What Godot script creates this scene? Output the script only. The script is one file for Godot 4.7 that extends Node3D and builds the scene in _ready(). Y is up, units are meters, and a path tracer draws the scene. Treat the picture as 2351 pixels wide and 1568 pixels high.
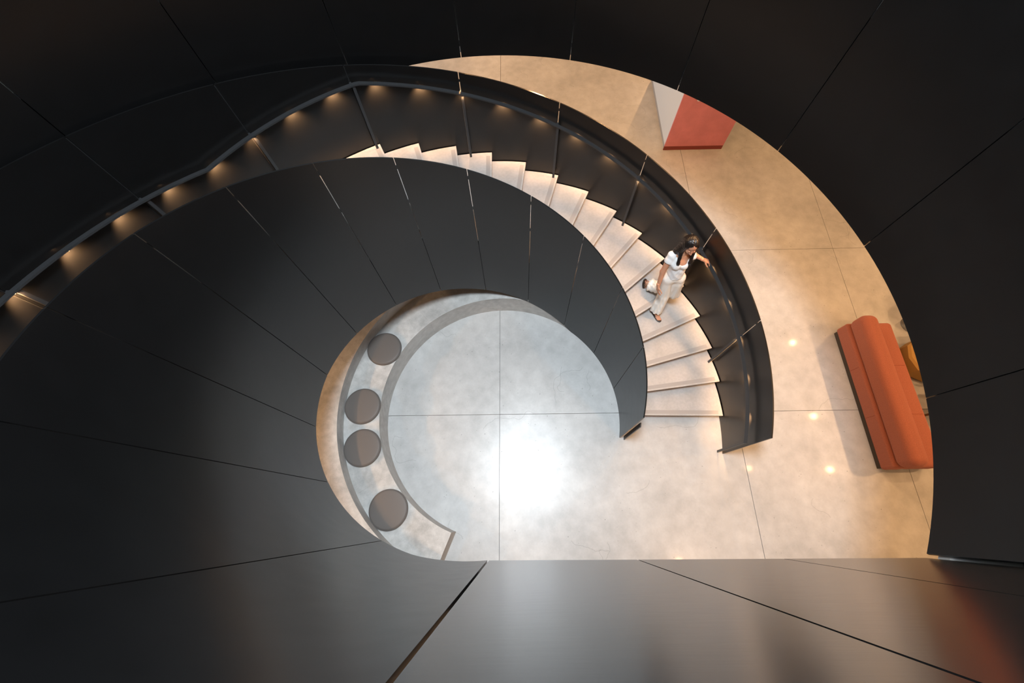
extends Node3D
# A dark steel helical stair in a round void, seen from the upper floor.

const AX := Vector2(-0.259, -1.511)      # stair axis (x, z)
const VC := Vector2(-0.200, -1.511)      # centre of the round void
const RI := 1.886                        # inner balustrade, face towards the void
const RW := 3.448                        # outer balustrade, face towards the treads
const RV := 3.563                        # edge of the void
const RISE := 0.17
const SOFFIT := 3.37
const UPPER := 4.76
const GUARD := 6.05
const BC := Vector2(-0.205, -1.545)      # centre of the bench
const GRID := 0.046                      # slope of the building grid against x

var M := {}
var used := {}
var rng := RandomNumberGenerator.new()

# ---------------------------------------------------------------- helpers
func numbered(called: String) -> String:
	if not used.has(called):
		used[called] = 0
		return called
	used[called] += 1
	return "%s_%03d" % [called, used[called]]

func thing(called: String, label: String, category: String, at := Vector3.ZERO, group := "") -> Node3D:
	var o := Node3D.new()
	o.name = numbered(called)
	add_child(o)
	o.position = at
	o.set_meta("label", label)
	o.set_meta("category", category)
	if group != "":
		o.set_meta("group", group)
	return o

func setting(called: String) -> Node3D:
	var o := Node3D.new()
	o.name = called
	add_child(o)
	o.set_meta("kind", "structure")
	return o

func begin() -> SurfaceTool:
	var st := SurfaceTool.new()
	st.begin(Mesh.PRIMITIVE_TRIANGLES)
	return st

func put(st: SurfaceTool, called: String, m: Material, parent: Node3D) -> MeshInstance3D:
	return put_mesh(st.commit(), called, m, parent)

func put_mesh(mesh: Mesh, called: String, m: Material, parent: Node3D) -> MeshInstance3D:
	var o := MeshInstance3D.new()
	o.mesh = mesh
	o.material_override = m
	o.name = called
	o.cast_shadow = GeometryInstance3D.SHADOW_CASTING_SETTING_ON
	parent.add_child(o, true)
	return o

func tri(st: SurfaceTool, a: Vector3, b: Vector3, c: Vector3, na: Vector3, nb: Vector3, nc: Vector3) -> void:
	var g := (b - a).cross(c - a)
	if g.dot(na + nb + nc) > 0.0:
		st.set_normal(na); st.add_vertex(a)
		st.set_normal(nc); st.add_vertex(c)
		st.set_normal(nb); st.add_vertex(b)
	else:
		st.set_normal(na); st.add_vertex(a)
		st.set_normal(nb); st.add_vertex(b)
		st.set_normal(nc); st.add_vertex(c)

func quad(st: SurfaceTool, a: Vector3, b: Vector3, c: Vector3, d: Vector3, na: Vector3, nb: Vector3, nc: Vector3, nd: Vector3) -> void:
	tri(st, a, b, c, na, nb, nc)
	tri(st, a, c, d, na, nc, nd)

func flat(st: SurfaceTool, a: Vector3, b: Vector3, c: Vector3, d: Vector3, n: Vector3) -> void:
	quad(st, a, b, c, d, n, n, n, n)

# a box with its own axes, given by its centre, half sizes and basis
func obox(st: SurfaceTool, c: Vector3, h: Vector3, b := Basis.IDENTITY) -> void:
	var x := b.x * h.x
	var y := b.y * h.y
	var z := b.z * h.z
	for s in [-1.0, 1.0]:
		flat(st, c + x * s - y - z, c + x * s + y - z, c + x * s + y + z, c + x * s - y + z, b.x * s)
		flat(st, c + y * s - x - z, c + y * s + x - z, c + y * s + x + z, c + y * s - x + z, b.y * s)
		flat(st, c + z * s - x - y, c + z * s + x - y, c + z * s + x + y, c + z * s - x + y, b.z * s)

func on(c: Vector2, r: float, deg: float, y: float) -> Vector3:
	var a := deg_to_rad(deg)
	return Vector3(c.x + r * cos(a), y, c.y - r * sin(a))

func out_dir(deg: float) -> Vector3:
	var a := deg_to_rad(deg)
	return Vector3(cos(a), 0, -sin(a))

func along(deg: float) -> Vector3:      # direction of growing angle
	var a := deg_to_rad(deg)
	return Vector3(-sin(a), 0, -cos(a))

# a closed curved solid between two radii and two heights, all functions of the angle in degrees
func arc(st: SurfaceTool, c: Vector2, a0: float, a1: float, r0: Callable, r1: Callable, y0: Callable, y1: Callable, step := 1.5) -> void:
	var n := maxi(1, int(ceil(absf(a1 - a0) / step)))
	for i in n:
		var p := lerpf(a0, a1, float(i) / n)
		var q := lerpf(a0, a1, float(i + 1) / n)
		var pi0 := on(c, r0.call(p), p, y0.call(p))
		var pi1 := on(c, r0.call(p), p, y1.call(p))
		var po0 := on(c, r1.call(p), p, y0.call(p))
		var po1 := on(c, r1.call(p), p, y1.call(p))
		var qi0 := on(c, r0.call(q), q, y0.call(q))
		var qi1 := on(c, r0.call(q), q, y1.call(q))
		var qo0 := on(c, r1.call(q), q, y0.call(q))
		var qo1 := on(c, r1.call(q), q, y1.call(q))
		var np := out_dir(p)
		var nq := out_dir(q)
		quad(st, pi0, pi1, qi1, qi0, -np, -np, -nq, -nq)
		quad(st, po0, po1, qo1, qo0, np, np, nq, nq)
		flat(st, pi1, po1, qo1, qi1, Vector3.UP)
		flat(st, pi0, po0, qo0, qi0, Vector3.DOWN)
		if i == 0:
			flat(st, pi0, pi1, po1, po0, -along(p))
		if i == n - 1:
			flat(st, qi0, qi1, qo1, qo0, along(q))

func fixed(v: float) -> Callable:
	return func(_a): return v

# a box whose edges are rounded: rings of a superellipse, used for cushions and upholstery
func cushion(st: SurfaceTool, size: Vector3, r: float, puff := 0.0, seg := 6) -> void:
	var h := size * 0.5
	var in_h := h - Vector3(r, r, r)
	var rows := []
	# latitude from the bottom pole to the top pole, longitude around y
	var lat := []
	for i in seg + 1:
		lat.append([-PI / 2 + PI / 2 * i / seg, -1.0])
	for i in seg + 1:
		lat.append([PI / 2 * i / seg, 1.0])
	var lon := []
	for q in 4:
		for i in seg + 1:
			lon.append([PI / 2 * q + PI / 2 * i / seg, q])
		var nx: float = 14.0
		for i in range(1, int(nx)):
			lon.append([PI / 2 * (q + 1), q, i / nx])
	for la in lat:
		var row := []
		for lo in lon:
			var n := Vector3(cos(la[0]) * cos(lo[0]), sin(la[0]), cos(la[0]) * sin(lo[0]))
			var sx: float = [1.0, -1.0, -1.0, 1.0][lo[1]]
			var sz: float = [1.0, 1.0, -1.0, -1.0][lo[1]]
			var core := Vector3(sx * in_h.x, la[1] * in_h.y, sz * in_h.z)
			if lo.size() > 2:
				var tx: float = [-1.0, -1.0, 1.0, 1.0][lo[1]]
				var tz: float = [1.0, -1.0, -1.0, 1.0][lo[1]]
				core = core.lerp(Vector3(tx * in_h.x, la[1] * in_h.y, tz * in_h.z), lo[2])
			row.append([core + n * r, n])
		rows.append(row)
	for i in rows.size() - 1:
		for j in lon.size():
			var k: int = (j + 1) % lon.size()
			var a = rows[i][j]
			var b = rows[i][k]
			var c = rows[i + 1][k]
			var d = rows[i + 1][j]
			quad(st, a[0], b[0], c[0], d[0], a[1], b[1], c[1], d[1])
	# caps, domed by puff
	for s in [-1.0, 1.0]:
		var row = rows[rows.size() - 1] if s > 0 else rows[0]
		var dome: float = puff if s > 0 else 0.0
		var cen := Vector3(0, s * (h.y + dome), 0)
		for j in lon.size():
			var k: int = (j + 1) % lon.size()
			var up := Vector3(0, s, 0)
			var last_a: Vector3 = row[j][0]
			var last_b: Vector3 = row[k][0]
			for t in range(1, 5):
				var f := t / 4.0
				var na := (row[j][0] as Vector3).lerp(cen, f)
				var nb := (row[k][0] as Vector3).lerp(cen, f)
				na.y = s * (h.y + dome * (1.0 - (1.0 - f) * (1.0 - f)))
				nb.y = na.y
				quad(st, last_a, last_b, nb, na, up, up, up, up)
				last_a = na
				last_b = nb

# a lathed shape: profile of (radius, height) points round the y axis
func lathe(st: SurfaceTool, at: Vector3, prof: Array, seg := 48) -> void:
	var nor := []
	for i in prof.size():
		var a: Vector2 = prof[maxi(0, i - 1)]
		var b: Vector2 = prof[mini(prof.size() - 1, i + 1)]
		var t := (b - a).normalized()
		nor.append(Vector2(t.y, -t.x))
	for i in prof.size() - 1:
		for j in seg:
			var a := TAU * j / seg
			var b := TAU * (j + 1) / seg
			var da := Vector3(cos(a), 0, sin(a))
			var db := Vector3(cos(b), 0, sin(b))
			var p: Vector2 = prof[i]
			var q: Vector2 = prof[i + 1]
			var u := Vector3.UP
			quad(st, at + da * p.x + u * p.y, at + db * p.x + u * p.y, at + db * q.x + u * q.y, at + da * q.x + u * q.y,
				(da * nor[i].x + u * nor[i].y).normalized(), (db * nor[i].x + u * nor[i].y).normalized(), (db * nor[i + 1].x + u * nor[i + 1].y).normalized(), (da * nor[i + 1].x + u * nor[i + 1].y).normalized())

# ---------------------------------------------------------------- materials
func noise(sd: int, freq: float, oct := 4, type := FastNoiseLite.TYPE_SIMPLEX_SMOOTH) -> FastNoiseLite:
	var n := FastNoiseLite.new()
	n.seed = sd
	n.frequency = freq
	n.noise_type = type
	n.fractal_octaves = oct
	return n

func lin(r: float, g: float, b: float) -> Color:
	return Color(r, g, b).linear_to_srgb()

func mat(c: Color, rough: float, world_scale := 0.0) -> StandardMaterial3D:
	var m := StandardMaterial3D.new()
	m.albedo_color = c
	m.roughness = rough
	if world_scale > 0.0:
		m.uv1_triplanar = true
		m.uv1_world_triplanar = true
		m.uv1_scale = Vector3.ONE * world_scale
	return m

func grey_tex(layers: Array, size: int, low: float, high: float, tint := Vector3.ONE) -> ImageTexture:
	# layers: [noise, weight]; the sum is stretched from low to high (linear albedo factors)
	var im := []
	for l in layers:
		im.append(l[0].get_seamless_image(size, size))
	var img := Image.create(size, size, false, Image.FORMAT_RGB8)
	for y in size:
		for x in size:
			var v := 0.0
			for i in im.size():
				v += im[i].get_pixel(x, y).r * layers[i][1]
			v = lerpf(low, high, clampf(v, 0.0, 1.0))
			img.set_pixel(x, y, Color(v * tint.x, v * tint.y, v * tint.z))
	return ImageTexture.create_from_image(img)

func concrete_tex(size: int, sd: int, low: float, high: float, pits: int, cracks: int) -> Image:
	var clouds := noise(sd, 0.004, 5).get_seamless_image(size, size)
	var mottle := noise(sd + 1, 0.022, 4).get_seamless_image(size, size)
	var fine := noise(sd + 2, 0.12, 2).get_seamless_image(size, size)
	var ridge := noise(sd + 3, 0.006, 3)
	ridge.fractal_type = FastNoiseLite.FRACTAL_RIDGED
	ridge.domain_warp_enabled = true
	ridge.domain_warp_amplitude = 40.0
	var trowel := ridge.get_seamless_image(size, size)
	var img := Image.create(size, size, false, Image.FORMAT_RGB8)
	for y in size:
		for x in size:
			var v := 0.38 * clouds.get_pixel(x, y).r + 0.34 * mottle.get_pixel(x, y).r + 0.10 * fine.get_pixel(x, y).r + 0.18 * trowel.get_pixel(x, y).r
			v = clampf((v - 0.5) * 1.7 + 0.5, 0.0, 1.0)
			v = lerpf(low, high, v)
			img.set_pixel(x, y, Color(v, v, v))
	var r := RandomNumberGenerator.new()
	r.seed = sd + 77
	for i in pits:
		var px := r.randi_range(2, size - 5)
		var py := r.randi_range(2, size - 5)
		var d := r.randf_range(0.35, 0.7)
		var c := img.get_pixel(px, py)
		img.set_pixel(px, py, c * d)
		if r.randf() < 0.35:
			img.set_pixel(px + 1, py, c * lerpf(d, 1.0, 0.3))
			img.set_pixel(px, py + 1, c * lerpf(d, 1.0, 0.5))
	for i in cracks:
		var p := Vector2(r.randf() * size, r.randf() * size)
		var dir := r.randf() * TAU
		for k in r.randi_range(60, 200):
			dir += r.randfn(0.0, 0.16)
			p += Vector2(cos(dir), sin(dir))
			var x := posmod(int(p.x), size)
			var y := posmod(int(p.y), size)
			img.set_pixel(x, y, img.get_pixel(x, y) * 0.86)
	return img

func make_materials() -> void:
	# blackened steel sheet: brushed haze of fine grain, satin
	var steel := mat(lin(0.006, 0.006, 0.0063), 0.325, 0.7)
	steel.albedo_texture = grey_tex([[noise(11, 0.01, 4), 0.6], [noise(12, 0.2, 2), 0.4]], 512, 0.80, 1.0)
	steel.roughness_texture = grey_tex([[noise(13, 0.012, 4), 0.7], [noise(14, 0.25, 2), 0.3]], 512, 0.86, 1.0)
	steel.metallic_specular = 0.45
	M.steel = steel
	# the landing guard is brushed along its length
	var br := mat(lin(0.012, 0.012, 0.0122), 0.25, 1.0)
	br.uv1_scale = Vector3(0.25, 5.0, 0.25)
	br.albedo_texture = grey_tex([[noise(15, 0.03, 4), 0.5], [noise(16, 0.2, 2), 0.5]], 512, 0.75, 1.0)
	br.roughness_texture = grey_tex([[noise(17, 0.03, 4), 1.0]], 512, 0.9, 1.0)
	M.brushed = br
	M.steel_edge = mat(lin(0.05, 0.05, 0.052), 0.35)
	M.steel_edge.metallic = 0.6
	M.rail = mat(lin(0.026, 0.027, 0.029), 0.42)
	M.stringer = mat(lin(0.012, 0.012, 0.012), 0.7)
	# polished concrete floor
	var fl := mat(lin(0.565, 0.565, 0.555), 1.0, 1.0 / 5.3)
	var ci := concrete_tex(1024, 31, 0.86, 1.0, 300, 18)
	fl.albedo_texture = ImageTexture.create_from_image(ci)
	fl.roughness_texture = grey_tex([[noise(41, 0.008, 4), 0.6], [noise(42, 0.06, 3), 0.4]], 512, 0.33, 0.44)
	fl.metallic_specular = 0.46
	fl.clearcoat_enabled = true
	fl.clearcoat = 0.10
	fl.clearcoat_roughness = 0.08
	M.floor = fl
	M.joint = mat(lin(0.22, 0.21, 0.20), 0.9)
	# bench concrete, rougher
	var be := mat(lin(0.62, 0.615, 0.595), 0.75, 1.0 / 2.3)
	be.albedo_texture = ImageTexture.create_from_image(concrete_tex(768, 51, 0.78, 1.0, 160, 4))
	M.bench = be
	# treads
	for i in 3:
		var tr := mat(lin([0.55, 0.52, 0.535][i], [0.52, 0.505, 0.505][i], [0.495, 0.49, 0.475][i]), 0.55, 1.0 / 1.4)
		if i == 0:
			M.tread_tex = grey_tex([[noise(61, 0.006, 4), 0.6], [noise(62, 0.05, 3), 0.4]], 512, 0.86, 1.0)
		tr.albedo_texture = M.tread_tex
		M["tread%d" % i] = tr
	M.riser = mat(lin(0.52, 0.31, 0.19), 0.6)  # orange glow under the nosings is put into this colour
	M.strip = mat(lin(0.36, 0.335, 0.315), 0.7)
	M.plaster = mat(lin(0.55, 0.53, 0.50), 0.9)
	M.dark_wall = mat(lin(0.10, 0.095, 0.09), 0.85)
	M.ceiling = mat(lin(0.35, 0.33, 0.31), 0.9)
	# upholstery
	var fab := mat(lin(0.66, 0.212, 0.135), 0.95, 6.0)
	fab.albedo_texture = grey_tex([[noise(71, 0.35, 2), 0.7], [noise(72, 0.02, 3), 0.3]], 512, 0.55, 1.0)
	fab.heightmap_enabled = true
	fab.heightmap_texture = grey_tex([[noise(73, 0.4, 2), 1.0]], 512, 0.0, 1.0)
	fab.heightmap_scale = 0.2
	fab.rim_enabled = true
	fab.rim = 0.5
	fab.rim_tint = 0.7
	M.sofa = fab
	M.seam = mat(lin(0.22, 0.05, 0.025), 0.95)
	M.sofa_base = mat(lin(0.05, 0.04, 0.03), 0.8)
	M.leather = mat(lin(0.125, 0.112, 0.103), 0.55, 8.0)
	M.leather.heightmap_enabled = true
	M.leather.heightmap_texture = grey_tex([[noise(81, 0.12, 3), 1.0]], 256, 0.0, 1.0)
	M.leather.heightmap_scale = 0.04
	M.ochre = mat(lin(0.40, 0.23, 0.06), 0.8, 5.0)
	M.ochre.albedo_texture = grey_tex([[noise(82, 0.2, 2), 1.0]], 256, 0.85, 1.0)
	M.brown = mat(lin(0.16, 0.075, 0.03), 0.6)
	M.red = mat(lin(0.58, 0.20, 0.235), 0.55, 1.0)
	M.red.albedo_texture = grey_tex([[noise(83, 0.01, 4), 0.7], [noise(84, 0.15, 2), 0.3]], 256, 0.88, 1.0)
	M.dark_red = mat(lin(0.17, 0.028, 0.022), 0.6)
	M.white = mat(lin(0.54, 0.60, 0.66), 0.45)
	M.grey = mat(lin(0.30, 0.30, 0.30), 0.6)
	M.chrome = mat(lin(0.6, 0.6, 0.6), 0.2)
	M.chrome.metallic = 1.0
	var g := mat(Color.WHITE, 0.5)
	g.emission_enabled = true
	g.emission = WARM
	g.emission_energy_multiplier = 30.0
	M.lamp_glow = g
	var s := mat(Color.WHITE, 0.5)
	s.emission_enabled = true
	s.emission = COOL
	s.emission_energy_multiplier = 1.5
	M.sky_glow = s

var WARM := Color(1.0, 0.765, 0.53)
var COOL := Color(0.92, 0.965, 1.0)

# ---------------------------------------------------------------- the stair's own geometry
func tread_angle(k: int) -> float:
	return -3.76 + 8.333 * (k - 1) if k <= 15 else 146.0 + 8.333 * (k - 16)

func tread_line(deg: float) -> float:
	if deg < 112.9:
		return RISE + (deg + 3.76) * RISE / 8.333
	if deg < 137.67:
		return RISE * 15
	return RISE * 15 + (deg - 137.67) * RISE / 8.333

func tread_top(deg: float) -> float:
	var y := 0.0
	for k in range(1, 29):
		if deg >= tread_angle(k) - 0.01:
			y = RISE * k
	return y

func rail_y(deg: float) -> float:
	if deg < 112.9:
		return RISE + 0.905 + (deg + 3.76) * RISE / 8.333
	if deg < 144.5:
		return RISE * 15 + 0.905
	return RISE * 15 + 0.905 + (deg - 144.5) * RISE / 8.333

func ri(deg: float) -> float:
	return RI if deg < 176.0 else lerpf(RI, 1.775, clampf((deg - 176.0) / 94.0, 0.0, 1.0))

func band_low(deg: float) -> float:
	return clampf(0.402 + 0.939 * deg_to_rad(deg - 71.8), 0.0, SOFFIT)

func inner_top(deg: float) -> float:
	return minf(GUARD, 1.671 + 1.0094 * deg_to_rad(deg))

func outer_top(deg: float) -> float:
	return minf(GUARD, 1.623 + 1.0094 * deg_to_rad(deg))

func seam(n: int) -> float:
	return 10.4 + 20.72 * n if n < 11 else 243.2

func spot(parent: Node3D, at: Vector3, towards: Vector3, energy: float, angle: float, size: float, soft := 1.0) -> void:
	var l := SpotLight3D.new()
	l.name = "lamp_beam"
	parent.add_child(l, true)
	l.position = at
	var up := Vector3.RIGHT if absf(towards.normalized().y) > 0.9 else Vector3.UP
	l.basis = Basis.looking_at(towards, up)
	l.light_color = WARM
	l.light_energy = energy
	l.spot_angle = angle
	l.spot_angle_attenuation = soft
	l.light_size = size
	l.spot_range = 30.0
	l.spot_attenuation = 2.0
	l.shadow_enabled = true

func _ready() -> void:
	rng.seed = 4
	# ------------------------------------------------------------ camera
	var cam := Camera3D.new()
	cam.name = "camera"
	add_child(cam)
	var pitch := 0.389666
	var roll := -0.058288
	var fw := Vector3(0, -cos(pitch), -sin(pitch))
	var rt := Vector3.RIGHT
	var up := Vector3(0, sin(pitch), -cos(pitch))
	var r2 := rt * cos(roll) + up * sin(roll)
	var u2 := up * cos(roll) - rt * sin(roll)
	cam.transform = Transform3D(Basis(r2, u2, -fw), Vector3(0, 6.79324, 0))
	cam.fov = rad_to_deg(2.0 * atan(784.0 / 988.55))
	cam.near = 0.02
	cam.current = true
	# ------------------------------------------------------------ surroundings and exposure
	var we := WorldEnvironment.new()
	we.name = "surroundings"
	var env := Environment.new()
	env.background_mode = Environment.BG_COLOR
	env.background_color = Color(0.5, 0.52, 0.55)
	env.tonemap_mode = Environment.TONE_MAPPER_LINEAR
	env.tonemap_exposure = 1.0
	env.sdfgi_enabled = true
	env.ssao_enabled = true
	env.ssil_enabled = true
	we.environment = env
	add_child(we)
	# ------------------------------------------------------------ the rooflight above the stair's axis
	for part in [[1.05, 152.0, 9.84]]:      # the round lantern over the well
		var sky := SpotLight3D.new()
		sky.name = "rooflight_beam"
		add_child(sky, true)
		sky.position = Vector3(0.12, part[2], -0.95)
		sky.basis = Basis.looking_at(Vector3.DOWN, Vector3.RIGHT)
		sky.light_size = part[0]
		sky.spot_angle = 80.0
		sky.spot_angle_attenuation = 1.0
		sky.light_color = COOL
		sky.light_energy = part[1]
		sky.spot_range = 30.0
		sky.spot_attenuation = 2.0
		sky.shadow_enabled = true

	make_materials()
	build_shell()
	build_stair()
	build_bench()
	build_sofa()
	build_cabinet()
	build_seats()
	build_person()

# ---------------------------------------------------------------- room shell
func g2(x: float, z: float, y := 0.0) -> Vector3:     # the building grid, turned a little against the picture
	var o := Vector2(-0.264, -1.545)
	return Vector3(o.x + x - z * GRID, y, o.y + z + x * GRID)

func hole() -> Array:      # outline of the void, counted with growing angle about its centre
	var p := []
	for i in 95:
		var a := -32.4 + (246.0 + 32.4) * i / 94.0
		p.append(Vector2(VC.x + (RV + 0.05) * cos(deg_to_rad(a)), VC.y - (RV + 0.05) * sin(deg_to_rad(a))))
	for i in 9:
		var a := 247.0 + 22.5 * i / 8.0
		var v := on(AX, ri(a) + 0.06, a, 0)
		p.append(Vector2(v.x, v.z))
	p.append(Vector2(-0.26, 0.33))
	p.append(Vector2(2.83, 0.475))
	return p

func plate(st: SurfaceTool, y0: float, y1: float) -> void:
	var lo := Vector2(-9, -13)
	var hi := Vector2(12, 7)
	var h := hole()
	var o := []
	for v in h:
		var d: Vector2 = (v - VC).normalized()
		var t := 1e9
		if d.x > 0: t = minf(t, (hi.x - VC.x) / d.x)
		if d.x < 0: t = minf(t, (lo.x - VC.x) / d.x)
		if d.y > 0: t = minf(t, (hi.y - VC.y) / d.y)
		if d.y < 0: t = minf(t, (lo.y - VC.y) / d.y)
		o.append(VC + d * t)
	var n := h.size()
	for i in n:
		var j := (i + 1) % n
		var a := Vector3(h[i].x, 0, h[i].y)
		var b := Vector3(h[j].x, 0, h[j].y)
		var c := Vector3(o[j].x, 0, o[j].y)
		var d := Vector3(o[i].x, 0, o[i].y)
		# the corner of the rectangle between two rays
		var corner := Vector3(c.x if absf(c.x - lo.x) < 0.001 or absf(c.x - hi.x) < 0.001 else d.x, 0, c.z if absf(c.z - lo.y) < 0.001 or absf(c.z - hi.y) < 0.001 else d.z)
		for s in [[y1, Vector3.UP], [y0, Vector3.DOWN]]:
			var w: Vector3 = Vector3.UP * s[0]
			flat(st, a + w, b + w, c + w, d + w, s[1])
			if absf(c.x - d.x) > 0.001 and absf(c.z - d.z) > 0.001:
				tri(st, d + w, c + w, corner + w, s[1], s[1], s[1])
		var e := b - a
		var nn := Vector3(-e.z, 0, e.x).normalized()
		flat(st, a + Vector3.UP * y0, b + Vector3.UP * y0, b + Vector3.UP * y1, a + Vector3.UP * y1, nn)

func build_shell() -> void:
	# floor: concrete bays cast between saw cuts
	var fl := setting("floor")
	var st := begin()
	obox(st, Vector3(1.5, -0.06, -3.0), Vector3(10.5, 0.035, 10.0))
	put(st, "floor_base", M.joint, fl)
	var xs := [-8.6, -3.95, 0.0, 3.712, 6.105, 9.9, 12.6]
	var zs := [-12.2, -3.0, 0.0, 3.0, 6.0, 9.0]
	for i in xs.size() - 1:
		for j in zs.size() - 1:
			st = begin()
			var g := 0.0035
			var a := g2(xs[i] + g, zs[j] + g)
			var b := g2(xs[i + 1] - g, zs[j] + g)
			var c := g2(xs[i + 1] - g, zs[j + 1] - g)
			var d := g2(xs[i] + g, zs[j + 1] - g)
			var w := Vector3.DOWN * 0.024
			flat(st, a, b, c, d, Vector3.UP)
			flat(st, a, b, b + w, a + w, Vector3.FORWARD)
			flat(st, c, d, d + w, c + w, Vector3.BACK)
			flat(st, b, c, c + w, b + w, Vector3.RIGHT)
			flat(st, d, a, a + w, d + w, Vector3.LEFT)
			put(st, "floor_bay", M.floor, fl)
	# ground floor ceiling with recessed warm downlights and an added unseen fill
	var ce := setting("ceiling")
	st = begin()
	plate(st, SOFFIT + 0.03, SOFFIT + 0.12)
	put(st, "ceiling_plate", M.ceiling, ce)
	var lamps := [[7.03, -3.70, 1.0], [6.96, -1.84, 1.0], [6.94, -0.63, 1.0], [5.16, -0.76, 0.35], [3.99, -1.38, 0.2], [3.98, -1.91, 0.12], [3.23, 1.03, 1.0],
		[10.2, -10.6, 4.5], [10.8, -6.0, 1.2], [5.0, -12.0, 2.5], [-0.5, -10.6, 2.0], [1.2, -8.4, 0.7], [11.0, 0.8, 1.5], [6.4, 3.6, 1.2],  # unseen lamps; the one beside the cabinet is fill added for its shaded side
		[-6.0, -1.0, 3.6], [-5.2, 1.2, 1.6], [-5.4, -4.0, 0.4], [-2.8, 2.6, 1.0]]
	for i in 7:                            # a ring of lamps close to the edge of the void
		var v := on(AX, 3.88, 22.0 + 14.0 * i, 0)
		lamps.append([v.x, v.z, 0.8])
	for p in lamps:
		downlight(ce, Vector3(p[0], SOFFIT + 0.03, p[1]), 3.75 * p[2])
	# outer walls of both storeys
	var wd := {"wall_back": [Vector3(1.5, 5.0, -13.1), Vector3(10.7, 5.1, 0.1)], "wall_front": [Vector3(1.5, 5.0, 7.1), Vector3(10.7, 5.1, 0.1)],
		"wall_left": [Vector3(-9.1, 5.0, -3.0), Vector3(0.1, 5.1, 10.0)], "wall_right": [Vector3(12.1, 5.0, -3.0), Vector3(0.1, 5.1, 10.0)]}
	for k in wd:
		var w := setting(k)
		st = begin()
		obox(st, wd[k][0], wd[k][1])
		put(st, "wall_panel", M.plaster, w)
	# unseen window added on the left lobby wall to cool the cabinet's white side
	var wi := setting("added_window_1")
	st = begin()
	obox(st, Vector3(-8.96, 1.6, -10.4), Vector3(0.01, 1.35, 2.0))
	put(st, "pane", M.sky_glow, wi)
	for z in [-12.45, -11.07, -9.73, -8.35]:
		st = begin()
		obox(st, Vector3(-8.94, 1.6, z), Vector3(0.04, 1.4, 0.04))
		put(st, "mullion", M.stringer, wi)
	var day := AreaLight3D.new()
	day.name = "added_window_beam"
	wi.add_child(day)
	day.position = Vector3(-8.86, 1.6, -10.4)
	day.basis = Basis.looking_at(Vector3.RIGHT, Vector3.UP)
	day.area_size = Vector2(4.0, 2.7)
	day.light_color = COOL
	day.light_energy = 42.0
	day.area_range = 40.0
	day.shadow_enabled = true
	# upper floor
	var uf := setting("floor_upper")
	st = begin()
	plate(st, UPPER - 0.14, UPPER)
	put(st, "floor_plate", M.floor, uf)
	# roof with its glowing rooflight
	var rf := setting("ceiling_upper")
	st = begin()
	obox(st, Vector3(1.5, 10.1, -3.0), Vector3(10.7, 0.12, 10.2))
	put(st, "roof_plate", M.dark_wall, rf)
	st = begin()
	lathe(st, Vector3(0.12, 9.9, -0.95), [Vector2(0.0, -0.02), Vector2(1.0, -0.02), Vector2(1.05, 0.0), Vector2(1.05, 0.08)])
	put(st, "rooflight", M.sky_glow, rf)
	for p in [[-1.2, 3.2], [2.6, 3.6]]:
		var st2 := begin()
		lathe(st2, Vector3(p[0], 9.96, p[1]), [Vector2(0.0, 0.0), Vector2(0.09, 0.0), Vector2(0.1, 0.03)], 20)
		put(st2, "downlight", M.lamp_glow, rf)
		spot(rf, Vector3(p[0], 9.93, p[1]), Vector3.DOWN, 14.0, 55.0, 0.1)
	# dark steel fascia and guard round the void
	var vw := setting("wall_void")
	var cuts := [-32.2]
	for n in range(-1, 12):
		var a := seam(n)
		if n == -1:
			a = -13.0
		cuts.append(a)
	for i in cuts.size() - 1:
		var a0: float = cuts[i]
		var a1: float = cuts[i + 1]
		var g := rad_to_deg(0.004 / RV)
		st = begin()
		arc(st, VC, a0 + g, a1 - g, fixed(RV), fixed(RV + 0.016), fixed(SOFFIT), fixed(GUARD))
		put(st, "panel", M.steel, vw)
		for y in [SOFFIT + 0.16, SOFFIT + 1.3]:
			st = begin()
			obox(st, on(VC, RV + 0.024, a1, y), Vector3(0.006, 0.02, 0.03), Basis(out_dir(a1), Vector3.UP, along(a1)))
			put(st, "clip", M.steel_edge, vw)
	# the straight guard in front of the landing
	var wf := setting("wall_landing")
	var p0 := Vector3(-0.262, 0, 0.266)
	var p1 := Vector3(2.815, 0, 0.410)
	var dir := (p1 - p0).normalized()
	var nor := Vector3(-dir.z, 0, dir.x)       # away from the void
	if nor.z < 0: nor = -nor
	var ends := [0.0, 1.06, 2.08, (p1 - p0).length()]
	for i in 3:
		st = begin()
		var a: float = ends[i] + (0.006 if i > 0 else 0.008)
		var b: float = ends[i + 1] - (0.006 if i < 2 else 0.012)
		obox(st, p0 + dir * (a + b) * 0.5 + nor * 0.008 + Vector3.UP * (SOFFIT + GUARD) * 0.5, Vector3((b - a) * 0.5, (GUARD - SOFFIT) * 0.5, 0.008), Basis(dir, Vector3.UP, nor))
		put(st, "panel", M.brushed, wf)

func downlight(parent: Node3D, at: Vector3, energy: float) -> void:
	var st := begin()
	lathe(st, at, [Vector2(0.0, -0.002), Vector2(0.045, -0.002), Vector2(0.05, 0.02)], 20)
	put(st, "downlight", M.lamp_glow, parent)
	spot(parent, at + Vector3.DOWN * 0.02, Vector3.DOWN, energy, 78.0, 0.05, 0.6)

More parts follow.
